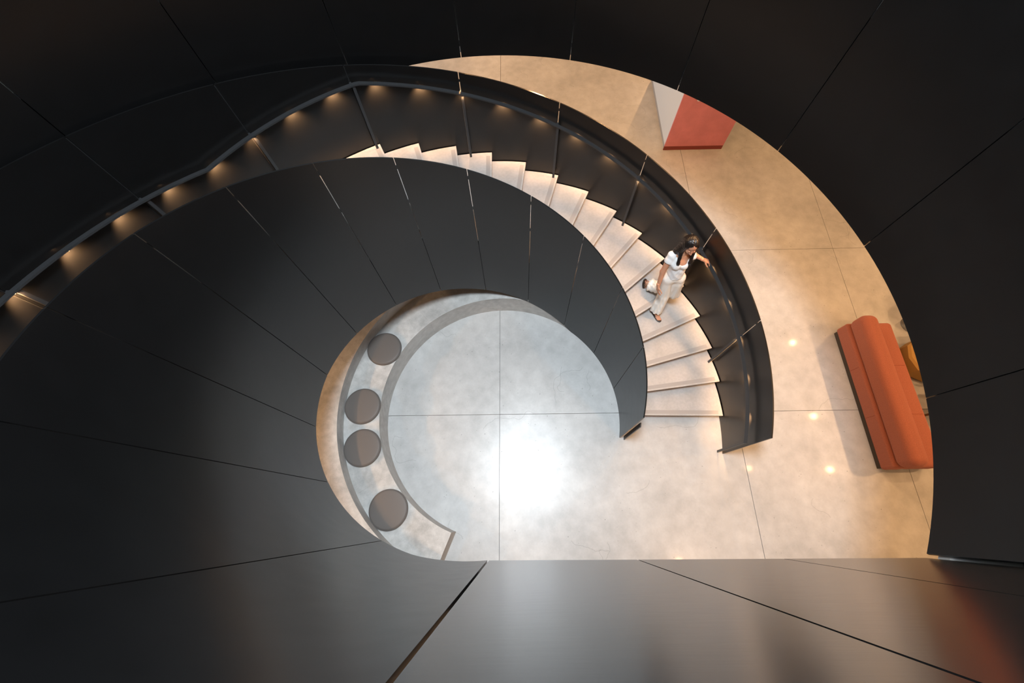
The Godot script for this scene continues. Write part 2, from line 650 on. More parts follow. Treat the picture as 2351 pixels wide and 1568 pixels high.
# ---------------------------------------------------------------- stair
func build_stair() -> void:
	var stair := thing("spiral_staircase", "curved flight of pale stone treads rising round the open void", "stairs")
	for k in range(1, 28):
		var a0 := tread_angle(k)
		var a1 := tread_angle(k + 1) + (1.6 if k < 27 else 0.0)
		var y := RISE * k
		var st := begin()
		arc(st, AX, a0, a1, func(a): return ri(a) + 0.05, fixed(RW - 0.013), fixed(y - 0.035), fixed(y), 1.0)
		var t := put(st, "landing" if k == 15 else "tread", M["tread%d" % [0, 1, 0, 2, 1][k % 5]], stair)
		# inlaid grip strip along the nosing
		st = begin()
		var o := out_dir(a0)
		var w := along(a0)
		var r0 := ri(a0) + 0.06
		var r1 := RW - 0.075
		var c := on(AX, (r0 + r1) * 0.5, a0, y + 0.0004) + w * 0.052
		obox(st, c, Vector3((r1 - r0) * 0.5, 0.0006, 0.029), Basis(o, Vector3.UP, w))
		put(st, "nosing_strip", M.strip, t)
		# riser, set back under the nosing
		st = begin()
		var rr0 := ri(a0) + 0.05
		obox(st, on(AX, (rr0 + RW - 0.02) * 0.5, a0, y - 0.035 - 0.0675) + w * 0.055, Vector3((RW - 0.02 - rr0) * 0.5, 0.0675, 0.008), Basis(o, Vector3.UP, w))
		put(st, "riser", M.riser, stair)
	var st := begin()
	arc(st, AX, 2.0, 246.0, func(a): return ri(a) + 0.024, func(a): return ri(a) + 0.044, func(a): return maxf(0.003, band_low(a) + 0.02), func(a): return maxf(0.02, tread_line(a) - 0.2))
	put(st, "stringer", M.stringer, stair)
	st = begin()
	arc(st, AX, 8.0, 246.0, func(a): return ri(a) + 0.046, fixed(RW - 0.02), func(a): return maxf(0.003, tread_line(a) - 0.36), func(a): return maxf(0.02, tread_line(a) - 0.33))
	put(st, "soffit", M.stringer, stair)

	# inner balustrade
	var inner := thing("inner_balustrade", "tall black steel sheet balustrade wrapping the open well, edged by the concrete bench below", "balustrade")
	var cuts := [-13.4]
	for n in 12: cuts.append(seam(n))
	cuts.append(269.85)
	for i in cuts.size() - 1:
		var g := rad_to_deg(0.0035 / RI)
		st = begin()
		var a0: float = cuts[i] + (g if i > 0 else 0.0)
		var a1: float = cuts[i + 1] - g
		arc(st, AX, a0, a1, func(a): return ri(a), func(a): return ri(a) + 0.016, func(a): return band_low(a) + 0.003, func(a): return inner_top(a))
		put(st, "panel", M.steel, inner)
		if i > 0:
			var am: float = cuts[i]
			for y in [inner_top(am) - 0.13, inner_top(am) - 0.62]:
				st = begin()
				obox(st, on(AX, ri(am) + 0.022, am, y), Vector3(0.005, 0.022, 0.02), Basis(out_dir(am), Vector3.UP, along(am)))
				put(st, "clip", M.steel_edge, inner)
	post(inner, -13.2, RI + 0.075, 0.003, inner_top(-13.2) - 0.42, 0.03)

	# outer balustrade
	var outer := thing("outer_balustrade", "black steel sheet balustrade on the outer side of the treads, beside the lobby floor", "balustrade")
	cuts = [-12.9]
	for n in 12: cuts.append(seam(n))
	for i in cuts.size() - 1:
		var g := rad_to_deg(0.005 / RW)
		st = begin()
		var a0: float = cuts[i] + (g if i > 0 else 0.0)
		var a1: float = cuts[i + 1] - g
		arc(st, AX, a0, a1, fixed(RW), fixed(RW + 0.016), func(a): return band_low(a) + 0.003, func(a): return outer_top(a), 1.0)
		put(st, "panel", M.steel, outer)
		if i > 0:
			var am: float = cuts[i]
			for y in [outer_top(am) - 0.11] if i < 6 else []:
				st = begin()
				obox(st, on(AX, RW + 0.022, am, y), Vector3(0.005, 0.018, 0.02), Basis(out_dir(am), Vector3.UP, along(am)))
				put(st, "clip", M.steel_edge, outer)
	for i in range(6, cuts.size() - 1):          # backing strips added to stop light showing through the upper joints
		st = begin()
		arc(st, AX, cuts[i] - 0.5, cuts[i] + 0.5, fixed(RW + 0.018), fixed(RW + 0.024), func(a): return band_low(a) + 0.02, func(a): return outer_top(a) - 0.02)
		put(st, "added_backing_strip", M.stringer, outer)
	for i in cuts.size() - 1:
		var a: float = cuts[i] + (0.35 if i == 0 else -0.25)
		post(outer, a, RW - 0.075, tread_top(a) + 0.003, rail_y(a) - 0.016, 0.016)

	# handrail with small warm lamps under it
	var rail := thing("handrail", "slim flat dark steel handrail following the outer balustrade, lit from beneath", "handrail")
	st = begin()
	arc(st, AX, -12.9, 246.0, fixed(RW - 0.098), fixed(RW - 0.05), func(a): return rail_y(a) - 0.014, func(a): return rail_y(a) + 0.004, 0.8)
	put(st, "rail", M.rail, rail)
	for n in range(-1, 29):
		var a := 1.37 + 8.333 * n
		st = begin()
		lathe(st, on(AX, RW - 0.074, a, rail_y(a) - 0.017), [Vector2(0.0, -0.006), Vector2(0.009, -0.006), Vector2(0.011, 0.002)], 10)
		var s := put(st, "rail_lamp", M.lamp_glow, rail)
		spot(s, on(AX, RW - 0.074, a, rail_y(a) - 0.028), Vector3.DOWN + out_dir(a) * 0.68, 1.5, 56.0, 0.02, 1.0)
	for n in 12:
		var a := seam(n)
		st = begin()
		obox(st, on(AX, RW - 0.03, a, rail_y(a) - 0.02), Vector3(0.029, 0.005, 0.012), Basis(out_dir(a), Vector3.UP, along(a)))
		put(st, "bracket", M.rail, rail)

func post(parent: Node3D, deg: float, r: float, y0: float, y1: float, half: float) -> void:
	var st := begin()
	obox(st, on(AX, r, deg, (y0 + y1) * 0.5), Vector3(0.007, (y1 - y0) * 0.5, half), Basis(out_dir(deg), Vector3.UP, along(deg)))
	put(st, "post", M.rail, parent)

# ---------------------------------------------------------------- bench and its cushions
func build_bench() -> void:
	var b := thing("concrete_bench", "curved pale concrete bench with a raised back ledge under the black balustrade", "bench")
	var cuts := [48.0, 127.0, 208.0, 245.5]
	for i in 3:
		var st := begin()
		arc(st, BC, cuts[i] + 0.012, cuts[i + 1] - (0.012 if i < 2 else 0.0), fixed(1.843), fixed(2.40), fixed(0.001), fixed(0.45))
		put(st, "seat_block", M.bench, b)
		st = begin()
		arc(st, BC, cuts[i] + 0.012, cuts[i + 1] - (0.012 if i < 2 else 0.0), fixed(2.372), fixed(3.05), fixed(0.452), fixed(0.70))
		put(st, "back_ledge", M.bench, b)
	var at := [Vector2(-2.021, -2.588), Vector2(-2.294, -1.681), Vector2(-2.251, -1.064), Vector2(-1.826, -0.205)]
	var says := ["round dark leather cushion deepest in shade at the bench's far bend", "second round leather cushion from the bench's shaded bend, just above its close neighbour", "third round leather cushion from the bench's shaded bend, before the wide gap", "round dark leather cushion lying nearest to the bench's cut end"]
	for i in 4:
		var c := thing("seat_cushion", says[i], "cushion", Vector3(at[i].x, 0.451, at[i].y), "round cushions on the concrete bench")
		var st := begin()
		var prof := [Vector2(0.0, 0.0), Vector2(0.235, 0.0)]
		for k in 9:
			var a := -PI / 2 + PI * k / 8.0
			prof.append(Vector2(0.238 + 0.032 * cos(a), 0.036 + 0.034 * sin(a)))
		prof.append(Vector2(0.20, 0.074))
		prof.append(Vector2(0.12, 0.077))
		prof.append(Vector2(0.0, 0.078))
		lathe(st, Vector3.ZERO, prof, 64)
		put(st, "pad", M.leather, c)
		st = begin()
		var ring := []
		for k in 9:
			var a := TAU * k / 8.0
			ring.append(Vector2(0.2655 + 0.004 * cos(a), 0.052 + 0.004 * sin(a)))
		lathe(st, Vector3.ZERO, ring, 64)
		put(st, "piping", M.leather, c)

# ---------------------------------------------------------------- sofa
func build_sofa() -> void:
	var s := thing("sofa", "long low terracotta fabric sofa with one fat bolster back, on the lobby floor", "sofa")
	s.position = Vector3(5.40, 0, -2.625)
	s.rotation.y = -GRID                   # local z runs along the back, local x towards the seat
	var L := 2.26
	var st := begin()
	obox(st, Vector3(0.37, 0.045, L * 0.5), Vector3(0.335, 0.044, L * 0.5 - 0.03))
	put(st, "plinth", M.sofa_base, s)
	st = begin()
	cushion(st, Vector3(0.25, 0.27, L), 0.045)
	var o := put(st, "back_shell", M.sofa, s)
	o.position = Vector3(0.127, 0.226, L * 0.5)
	st = begin()
	cushion(st, Vector3(0.45, 0.295, L - 0.01), 0.06, 0.006, 8)
	var q := put(st, "seat_pad", M.sofa, s)
	q.position = Vector3(0.478, 0.238, L * 0.5)
	# sewn seams across the shell and the seat
	for z in [0.74, 1.50]:
		st = begin()
		obox(st, Vector3(-0.1255, 0.0, z - L * 0.5), Vector3(0.001, 0.09, 0.0025))
		obox(st, Vector3(-0.02, 0.1355, z - L * 0.5), Vector3(0.06, 0.001, 0.0025))
		put(st, "seam", M.seam, o)
		st = begin()
		obox(st, Vector3(0.0, 0.1505, z - L * 0.5), Vector3(0.17, 0.003, 0.002))
		put(st, "seam", M.seam, q)
	st = begin()
	cushion(st, Vector3(0.265, 0.34, L + 0.01), 0.105, 0.01, 10)
	var b := put(st, "bolster", M.sofa, s)
	b.position = Vector3(0.134, 0.532, L * 0.5)

# ---------------------------------------------------------------- cabinet with a red front
func build_cabinet() -> void:
	var c := thing("lobby_cabinet", "block with a brick red front and a white side, standing in the lobby", "cabinet")
	c.position = Vector3(3.34, 0, -6.853)
	c.rotation.y = -0.052
	var st := begin()
	obox(st, Vector3(0.60, 0.76, -1.05), Vector3(0.57, 0.66, 1.02))
	put(st, "body", M.white, c)
	st = begin()
	obox(st, Vector3(0.595, 0.05, -0.012), Vector3(0.595, 0.049, 0.010))
	put(st, "front_plinth", M.dark_red, c)
	st = begin()
	obox(st, Vector3(0.595, 0.765, -0.012), Vector3(0.595, 0.665, 0.014))
	put(st, "front_panel", M.red, c)
	st = begin()
	obox(st, Vector3(0.02, 0.765, -1.06), Vector3(0.012, 0.665, 1.03))
	put(st, "side_panel", M.white, c)
	st = begin()
	obox(st, Vector3(0.035, 0.05, -1.06), Vector3(0.015, 0.049, 1.02))
	put(st, "side_plinth", M.grey, c)
	st = begin()
	cushion(st, Vector3(0.10, 0.035, 0.03), 0.012)
	var k := put(st, "handle", M.white, c)
	k.position = Vector3(0.32, 1.16, 0.02)

# ---------------------------------------------------------------- the little seats that peep out behind the sofa
func build_seats() -> void:
	var p := thing("ottoman", "mustard yellow angular pouf half hidden behind the terracotta sofa", "pouf", Vector3(6.54, 0, -1.97))
	var out := []
	for a in [[-0.36, -0.02], [-0.30, -0.22], [-0.10, -0.33], [0.25, -0.30], [0.36, 0.0], [0.22, 0.33], [-0.02, 0.36], [-0.30, 0.19]]:
		out.append(Vector2(a[0], a[1]))
	prism(p, "seat", out, 0.10, 0.36, M.ochre, 0.03)
	prism(p, "base", out, 0.0, 0.098, M.brown, 0.0, 0.8)
	var q := thing("side_stool", "small dark brown stool whose edge shows beyond the sofa's middle", "stool", Vector3(6.50, 0, -1.22))
	var ring := []
	for i in 24:
		ring.append(Vector2(cos(TAU * i / 24), sin(TAU * i / 24)) * 0.30)
	prism(q, "top", ring, 0.38, 0.42, M.brown, 0.01)
	for i in 3:
		var a := TAU * i / 3.0 + 0.6
		var st := begin()
		lathe(st, Vector3(0.2 * cos(a), 0, 0.2 * sin(a)), [Vector2(0.0, 0.001), Vector2(0.016, 0.001), Vector2(0.02, 0.379)], 12)
		put(st, "leg", M.brown, q)
	var t := thing("side_table", "little round table with a thin chrome rim at the edge of the dark wall", "table", Vector3(6.735, 0, -2.665))
	ring = []
	for i in 28:
		ring.append(Vector2(cos(TAU * i / 28), sin(TAU * i / 28)) * 0.22)
	prism(t, "tabletop", ring, 0.47, 0.49, M.white, 0.004)
	var st := begin()
	lathe(st, Vector3.ZERO, [Vector2(0.0, 0.001), Vector2(0.14, 0.001), Vector2(0.14, 0.012), Vector2(0.02, 0.018), Vector2(0.014, 0.05), Vector2(0.014, 0.469)], 24)
	put(st, "stem", M.chrome, t)

func prism(parent: Node3D, called: String, outline: Array, y0: float, y1: float, m: Material, bev: float, scale_to := 1.0) -> void:
	var st := begin()
	var n := outline.size()
	var top := []
	for v in outline: top.append(v * scale_to)
	var c := Vector3(0, 0, 0)
	for i in n:
		var j := (i + 1) % n
		var a := Vector3(top[i].x, 0, top[i].y)
		var b := Vector3(top[j].x, 0, top[j].y)
		var e := b - a
		var nn := Vector3(e.z, 0, -e.x).normalized()
		if nn.dot(a + b) < 0: nn = -nn
		var ai := a * (1.0 - bev / maxf(a.length(), 0.01))
		var bi := b * (1.0 - bev / maxf(b.length(), 0.01))
		flat(st, a + Vector3.UP * y0, b + Vector3.UP * y0, b + Vector3.UP * (y1 - bev), a + Vector3.UP * (y1 - bev), nn)
		if bev > 0.0:
			flat(st, a + Vector3.UP * (y1 - bev), b + Vector3.UP * (y1 - bev), bi + Vector3.UP * y1, ai + Vector3.UP * y1, (nn + Vector3.UP).normalized())
		tri(st, ai + Vector3.UP * y1, bi + Vector3.UP * y1, c + Vector3.UP * y1, Vector3.UP, Vector3.UP, Vector3.UP)
		tri(st, a + Vector3.UP * y0, b + Vector3.UP * y0, c + Vector3.UP * y0, Vector3.DOWN, Vector3.DOWN, Vector3.DOWN)
	put(st, called, m, parent)


# ---------------------------------------------------------------- the woman on the stair
# A shape is a list of rounded bones joined by a smooth minimum and meshed as surface nets.
# bone: [kind, a, b, ra, rb, k, basis]  kind 0 tapered capsule, 1 ellipsoid (b = radii), 2 ellipsoid cut away, 3 capsule with a flat end at b
func bone(a: Vector3, b: Vector3, ra: float, rb: float, k := 0.03) -> Array:
	return [0, a, b, ra, rb, k, Basis.IDENTITY]

func blob(c: Vector3, r: Vector3, k := 0.02, basis := Basis.IDENTITY) -> Array:
	return [1, c, r, 0.0, 0.0, k, basis.inverse()]

func cut(c: Vector3, r: Vector3, k := 0.01, basis := Basis.IDENTITY) -> Array:
	return [2, c, r, 0.0, 0.0, k, basis.inverse()]

func trunk(a: Vector3, b: Vector3, ra: float, rb: float, k := 0.03) -> Array:
	return [3, a, b, ra, rb, k, Basis.IDENTITY]

func near(p: Vector3, o: Array) -> float:
	var a: Vector3 = o[1]
	var b: Vector3 = o[2]
	if o[0] == 0 or o[0] == 3:
		var ab := b - a
		var t := clampf((p - a).dot(ab) / ab.length_squared(), 0.0, 1.0)
		var d := (p - a - ab * t).length() - lerpf(o[3], o[4], t)
		if o[0] == 3:
			d = maxf(d, (p - b).dot(ab.normalized()))
		return d
	var q: Vector3 = (o[6] as Basis) * (p - a)
	var u := q / b
	var m := u.length()
	if m < 0.0001:
		return -minf(b.x, minf(b.y, b.z))
	return (m - 1.0) * m / (u / b).length()

func field(p: Vector3, list: Array, fold: Callable) -> float:
	var d := 1e3
	for o in list:
		var e := near(p, o)
		var k: float = o[5]
		if o[0] == 2:
			e = -e
			var h := maxf(k - absf(d - e), 0.0) / k
			d = maxf(d, e) + h * h * k * 0.25
		else:
			var h := maxf(k - absf(d - e), 0.0) / k
			d = minf(d, e) - h * h * k * 0.25
	return d + fold.call(p)

func no_fold(_p: Vector3) -> float:
	return 0.0

func net(st: SurfaceTool, bones: Array, cell: float, origin: Vector3, paint: Callable, fold := no_fold) -> void:
	var lo := Vector3.ONE * 1e9
	var hi := -lo
	for o in bones:
		if o[0] == 2: continue
		var r: Vector3 = Vector3.ONE * maxf(o[3], o[4]) if o[0] != 1 else Vector3.ONE * maxf(o[2].x, maxf(o[2].y, o[2].z))
		lo = lo.min(o[1] - r)
		hi = hi.max(o[1] + r)
		if o[0] != 1:
			lo = lo.min(o[2] - r)
			hi = hi.max(o[2] + r)
	lo -= Vector3.ONE * cell * 3.0
	var size := (hi - lo) / cell
	const B := 5
	var bx := int(size.x / B) + 2
	var by := int(size.y / B) + 2
	var bz := int(size.z / B) + 2
	var nx := bx * B + 1
	var ny := by * B + 1
	var nz := bz * B + 1
	var g := PackedFloat32Array()
	g.resize(nx * ny * nz)
	g.fill(1e6)
	var half := B * cell * 0.87
	var live := []
	for k in bz:
		for j in by:
			for i in bx:
				var c := lo + Vector3(i + 0.5, j + 0.5, k + 0.5) * (B * cell)
				var mine := []
				var solid := false
				for o in bones:
					if near(c, o) < half * 1.25 + o[5] + cell * 2.0:
						mine.append(o)
						if o[0] != 2: solid = true
				if not solid: continue
				var dc := field(c, mine, fold)
				if absf(dc) > half * 1.7 + cell: 
					if dc < 0.0:
						for z in B + 1:
							for y in B + 1:
								for x in B + 1:
									var at0 := (i * B + x) + nx * ((j * B + y) + ny * (k * B + z))
									if g[at0] > 1e5: g[at0] = -1.0
					continue
				live.append(Vector3i(i, j, k))
				for z in B + 1:
					for y in B + 1:
						for x in B + 1:
							var at := (i * B + x) + nx * ((j * B + y) + ny * (k * B + z))
							if g[at] > 1e5 or g[at] == -1.0:
								g[at] = field(lo + Vector3(i * B + x, j * B + y, k * B + z) * cell, mine, fold)
	var verts := PackedVector3Array()
	var ids := {}
	var sy := nx
	var sz := nx * ny
	var corner := [0, 1, sy, sy + 1, sz, sz + 1, sz + sy, sz + sy + 1]
	for b in live:
		for z in B:
			for y in B:
				for x in B:
					var X: int = b.x * B + x
					var Y: int = b.y * B + y
					var Z: int = b.z * B + z
					var at := X + sy * Y + sz * Z
					var inside := 0
					for c in 8:
						if g[at + corner[c]] < 0.0: inside += 1
					if inside == 0 or inside == 8: continue
					var sum := Vector3.ZERO
					var n := 0
					for e in [[0, 1], [2, 3], [4, 5], [6, 7], [0, 2], [1, 3], [4, 6], [5, 7], [0, 4], [1, 5], [2, 6], [3, 7]]:
						var va := g[at + corner[e[0]]]
						var vb := g[at + corner[e[1]]]
						if (va < 0.0) == (vb < 0.0): continue
						var t := clampf(va / (va - vb), 0.0, 1.0)
						var pa := Vector3(e[0] & 1, (e[0] >> 1) & 1, e[0] >> 2)
						var pb := Vector3(e[1] & 1, (e[1] >> 1) & 1, e[1] >> 2)
						sum += pa.lerp(pb, t)
						n += 1
					ids[at] = verts.size()
					verts.append(lo + (Vector3(X, Y, Z) + sum / n) * cell)
	var faces := PackedInt32Array()
	for at in ids:
		for ax in [[1, sy, sz], [sy, sz, 1], [sz, 1, sy]]:
			var q: int = at + ax[0]
			# the edge from this cell's first corner along ax[0] is shared by four cells
			var va := g[at]
			var vb := g[q]
			if (va < 0.0) == (vb < 0.0): continue
			var a = ids.get(at)
			var b = ids.get(at - ax[1])
			var c = ids.get(at - ax[1] - ax[2])
			var d = ids.get(at - ax[2])
			if a == null or b == null or c == null or d == null: continue
			faces.append_array(PackedInt32Array([a, b, c, a, c, d] if va < 0.0 else [a, c, b, a, d, c]))
	var nor := PackedVector3Array()
	nor.resize(verts.size())
	for f in range(0, faces.size(), 3):
		var w := (verts[faces[f + 1]] - verts[faces[f]]).cross(verts[faces[f + 2]] - verts[faces[f]])
		for k in 3:
			nor[faces[f + k]] += w
	# make normals point outwards: compare one with the field
	var vote := 0
	for t in range(0, verts.size(), maxi(1, verts.size() / 40)):
		var nn := nor[t].normalized()
		if field(verts[t] + nn * cell, bones, fold) > field(verts[t] - nn * cell, bones, fold): vote += 1
		else: vote -= 1
	var sgn := 1.0 if vote >= 0 else -1.0
	for f in range(0, faces.size(), 3):
		for k in ([0, 2, 1] if sgn > 0.0 else [0, 1, 2]):
			var v := faces[f + k]
			st.set_color(paint.call(verts[v]))
			st.set_normal(nor[v].normalized() * sgn)
			st.add_vertex(verts[v] - origin)

# five fingers on a palm: d runs from the wrist to the knuckles, n out of the back of the hand, thumb towards s
func hand(wrist: Vector3, d: Vector3, n: Vector3, s: Vector3, curl: float, spread := 0.0) -> Array:
	d = d.normalized()
	n = (n - d * n.dot(d)).normalized()
	s = (s - d * s.dot(d) - n * s.dot(n)).normalized()
	var out := []
	var K := 0.007
	for i in 4:
		var off := s * (0.027 - 0.018 * i)
		var kn := wrist + d * (0.082 - 0.003 * absf(i - 1.0)) + off
		out.append(bone(wrist + off * 0.55, kn, 0.0145, 0.0105, 0.012))
		var p := kn
		var dir := (d + s * spread * (1.5 - i) * 0.12).normalized()
		var len: float = [0.036, 0.041, 0.038, 0.030][i]
		for j in 3:
			dir = (dir * cos(curl) - n * sin(curl)).normalized()
			var q := p + dir * len
			out.append(bone(p, q, 0.0088 - 0.0008 * j, 0.0082 - 0.001 * j, K))
			p = q
			len *= 0.68
	# thumb leaves the side of the palm near its base
	var t0 := wrist + d * 0.022 + s * 0.022
	var td := (d * 0.62 + s * 0.62 - n * 0.45).normalized()
	var t1 := t0 + td * 0.038
	var td2 := (td + d * 0.45).normalized()
	var t2 := t1 + td2 * 0.030
	out.append(bone(t0, t1, 0.014, 0.0098, 0.012))
	out.append(bone(t1, t2, 0.0095, 0.0088, K))
	out.append(bone(t2, t2 + (td2 + d * 0.3).normalized() * 0.022, 0.0086, 0.007, K))
	return out

func build_person() -> void:
	var O := Vector3(2.262, 0.68, -2.80)
	var who := thing("person", "woman in white top and wide cream trousers walking down the stair, hand on rail", "person", O)
	var skin_c := Color(0.53, 0.262, 0.158)
	var skin := mat(Color.WHITE, 0.48)
	skin.vertex_color_use_as_albedo = true
	skin.subsurf_scatter_enabled = true
	skin.subsurf_scatter_strength = 0.12
	var satin := mat(lin(0.80, 0.80, 0.80), 0.33)
	satin.rim_enabled = true
	satin.rim = 0.3
	var linen := mat(lin(0.84, 0.805, 0.75), 0.5)
	var hair_m := mat(lin(0.012, 0.009, 0.008), 0.34)
	var shoe := mat(lin(0.03, 0.018, 0.012), 0.5)
	# joints
	var C := Vector3(2.327, 2.175, -3.055)
	var F := Vector3(-0.05, -0.27, 0.96).normalized()
	var X := Vector3.UP.cross(F).normalized()
	var U := F.cross(X).normalized()
	var hb := Basis(X, U, F)
	var neck := Vector3(2.300, 1.985, -3.085)
	var chest := Vector3(2.292, 1.84, -3.055)
	var waist := Vector3(2.298, 1.64, -3.02)
	var pelvis := Vector3(2.312, 1.53, -3.00)
	var rsh := Vector3(2.162, 1.935, -3.085)
	var lsh := Vector3(2.432, 1.93, -3.06)
	var relb := Vector3(2.098, 1.70, -2.985)
	var rwr := Vector3(2.070, 1.51, -2.872)
	var lelb := Vector3(2.545, 1.735, -3.215)
	var lwr := Vector3(2.640, 1.795, -3.075)
	var rhip := Vector3(2.240, 1.50, -3.00)
	var lhip := Vector3(2.385, 1.50, -3.00)
	var rknee := Vector3(2.272, 1.10, -2.925)
	var rank := Vector3(2.252, 0.765, -2.850)
	var lknee := Vector3(2.425, 1.12, -2.985)
	var lank := Vector3(2.135, 0.965, -3.215)
	var l3 := func(x: float, y: float, z: float) -> Vector3: return C + X * x + U * y + F * z
	var plain := func(_p: Vector3) -> Color: return skin_c
	# ---- body: torso, arms and legs as one surface
	var st := begin()
	net(st, [
		bone(neck, chest, 0.045, 0.085, 0.05), bone(chest + Vector3(-0.035, 0, 0), chest + Vector3(0.035, 0, 0), 0.082, 0.082, 0.04),
		bone(chest + Vector3(-0.04, 0, 0), waist, 0.07, 0.075, 0.05), bone(chest + Vector3(0.04, 0, 0), waist, 0.07, 0.075, 0.05), bone(waist, pelvis, 0.07, 0.07, 0.05),
		bone(neck + Vector3(0, -0.02, 0), rsh, 0.042, 0.043, 0.05), bone(neck + Vector3(0, -0.02, 0), lsh, 0.042, 0.043, 0.05),
		bone(rsh, relb, 0.044, 0.036, 0.02), bone(relb, rwr, 0.037, 0.024, 0.02), bone(lsh, lelb, 0.043, 0.036, 0.02), bone(lelb, lwr, 0.037, 0.024, 0.02),
		bone(rhip, rknee, 0.075, 0.052, 0.03), bone(rknee, rank, 0.050, 0.031, 0.03), bone(lhip, lknee, 0.075, 0.052, 0.03), bone(lknee, lank, 0.050, 0.031, 0.03),
		bone(pelvis, rhip, 0.07, 0.065, 0.03), bone(pelvis, lhip, 0.07, 0.065, 0.03),
	], 0.012, O, plain)
	# feet
	var rfd := Vector3(0.30, 0, 0.95).normalized()
	var lfd := Vector3(-0.10, 0, -0.30)
	var toe_r := Vector3(2.284, 0.712, -2.742)
	var feet := [bone(rank, rank + Vector3(-0.014, -0.045, -0.018), 0.031, 0.026, 0.02), bone(rank + Vector3(-0.012, -0.045, -0.02), toe_r - rfd * 0.02, 0.026, 0.02, 0.02),
		bone(rank + Vector3(0, -0.015, 0.01), toe_r - rfd * 0.03, 0.028, 0.022, 0.02)]
	for i in 5:
		var side := rfd.cross(Vector3.UP) * (0.026 - 0.013 * i)
		feet.append(bone(toe_r + side - rfd * 0.03, toe_r + side + rfd * [0.018, 0.026, 0.03, 0.032, 0.036][i], 0.011, 0.0075 if i < 4 else 0.0095, 0.006))
	net(st, feet, 0.005, O, plain)
	var ball := Vector3(2.120, 0.878, -3.235)
	net(st, [bone(lank, lank + Vector3(-0.02, 0.02, -0.035), 0.03, 0.025, 0.02), bone(lank + Vector3(-0.01, 0.005, -0.02), ball, 0.027, 0.022, 0.02), bone(ball, ball + Vector3(0.03, -0.004, 0.05), 0.02, 0.014, 0.02)], 0.006, O, plain)
	# hands
	var rdir := Vector3(0.10, -0.85, 0.42)
	net(st, hand(rwr, rdir, Vector3(-0.9, -0.1, 0.1), Vector3(0.25, 0.3, 0.95), 0.34) + [bone(rwr - rdir.normalized() * 0.03, rwr, 0.026, 0.022, 0.012)], 0.0035, O, plain)
	var ldir := Vector3(0.92, -0.50, 0.05)
	net(st, hand(lwr, ldir, Vector3(0.45, 0.9, 0.0), Vector3(-0.1, 0, 1.0), 0.38, 1.0) + [bone(lwr - ldir.normalized() * 0.03, lwr, 0.025, 0.022, 0.012)], 0.0035, O, plain)
	# head
	var face := func(p: Vector3) -> Color:
		var q := Vector3((p - C).dot(X), (p - C).dot(U), (p - C).dot(F))
		var ax := absf(q.x)
		if q.z > 0.05:
			if Vector2(q.x / 0.023, (q.y + 0.0635) / 0.0105).length() < 1.0 and q.z > 0.072: return Color(0.33, 0.075, 0.06)
			if absf(q.y - 0.0275 + (ax - 0.03) * (ax - 0.03) * 8.0) < 0.0042 and ax > 0.013 and ax < 0.05: return Color(0.03, 0.016, 0.011)
			if absf(q.y + 0.0045 - (ax - 0.03) * (ax - 0.03) * 6.0) < 0.0028 and ax > 0.016 and ax < 0.045: return Color(0.02, 0.012, 0.01)
		return skin_c
	net(st, [
		blob(l3.call(0, 0.03, -0.015), Vector3(0.073, 0.088, 0.092), 0.02, hb), blob(l3.call(0, -0.040, 0.030), Vector3(0.056, 0.068, 0.058), 0.03, hb),
		bone(l3.call(0.0, -0.098, 0.058), l3.call(0.0, -0.090, 0.062), 0.019, 0.019, 0.03), bone(l3.call(-0.035, -0.028, 0.058), l3.call(-0.03, -0.035, 0.06), 0.023, 0.023, 0.02), bone(l3.call(0.035, -0.028, 0.058), l3.call(0.03, -0.035, 0.06), 0.023, 0.023, 0.02),
		cut(l3.call(-0.031, 0.004, 0.100), Vector3(0.017, 0.012, 0.018), 0.012, hb), cut(l3.call(0.031, 0.004, 0.100), Vector3(0.017, 0.012, 0.018), 0.012, hb),
		bone(l3.call(0, 0.012, 0.084), l3.call(0, -0.028, 0.106), 0.0075, 0.0095, 0.010), blob(l3.call(-0.011, -0.034, 0.094), Vector3(0.008, 0.007, 0.009), 0.006, hb), blob(l3.call(0.011, -0.034, 0.094), Vector3(0.008, 0.007, 0.009), 0.006, hb),
		blob(l3.call(-0.031, 0.002, 0.076), Vector3(0.0145, 0.0115, 0.012), 0.004, hb), blob(l3.call(0.031, 0.002, 0.076), Vector3(0.0145, 0.0115, 0.012), 0.004, hb),
		blob(l3.call(0, -0.0585, 0.084), Vector3(0.021, 0.0055, 0.009), 0.003, hb), blob(l3.call(0, -0.069, 0.082), Vector3(0.018, 0.0062, 0.009), 0.003, hb),
		bone(l3.call(0, -0.05, -0.02), neck + Vector3(0, 0.0, 0.01), 0.048, 0.050, 0.025),
	], 0.0036, O, face)
	put(st, "body", skin, who)
	# ---- hair: centre parting, long, falling over both shoulders and the back
	var white := func(_p: Vector3) -> Color: return Color.WHITE
	var strand := func(p: Vector3) -> float:
		var q := Vector3((p - C).dot(X), (p - C).dot(U), (p - C).dot(F))
		var part := 0.006 * exp(-pow(q.x / 0.006, 2.0)) if q.y > 0.05 else 0.0
		return part + 0.0016 * sin(atan2(q.x, q.z) * 46.0 + q.y * 9.0) + 0.0012 * sin(q.x * 420.0 + q.y * 35.0)
	st = begin()
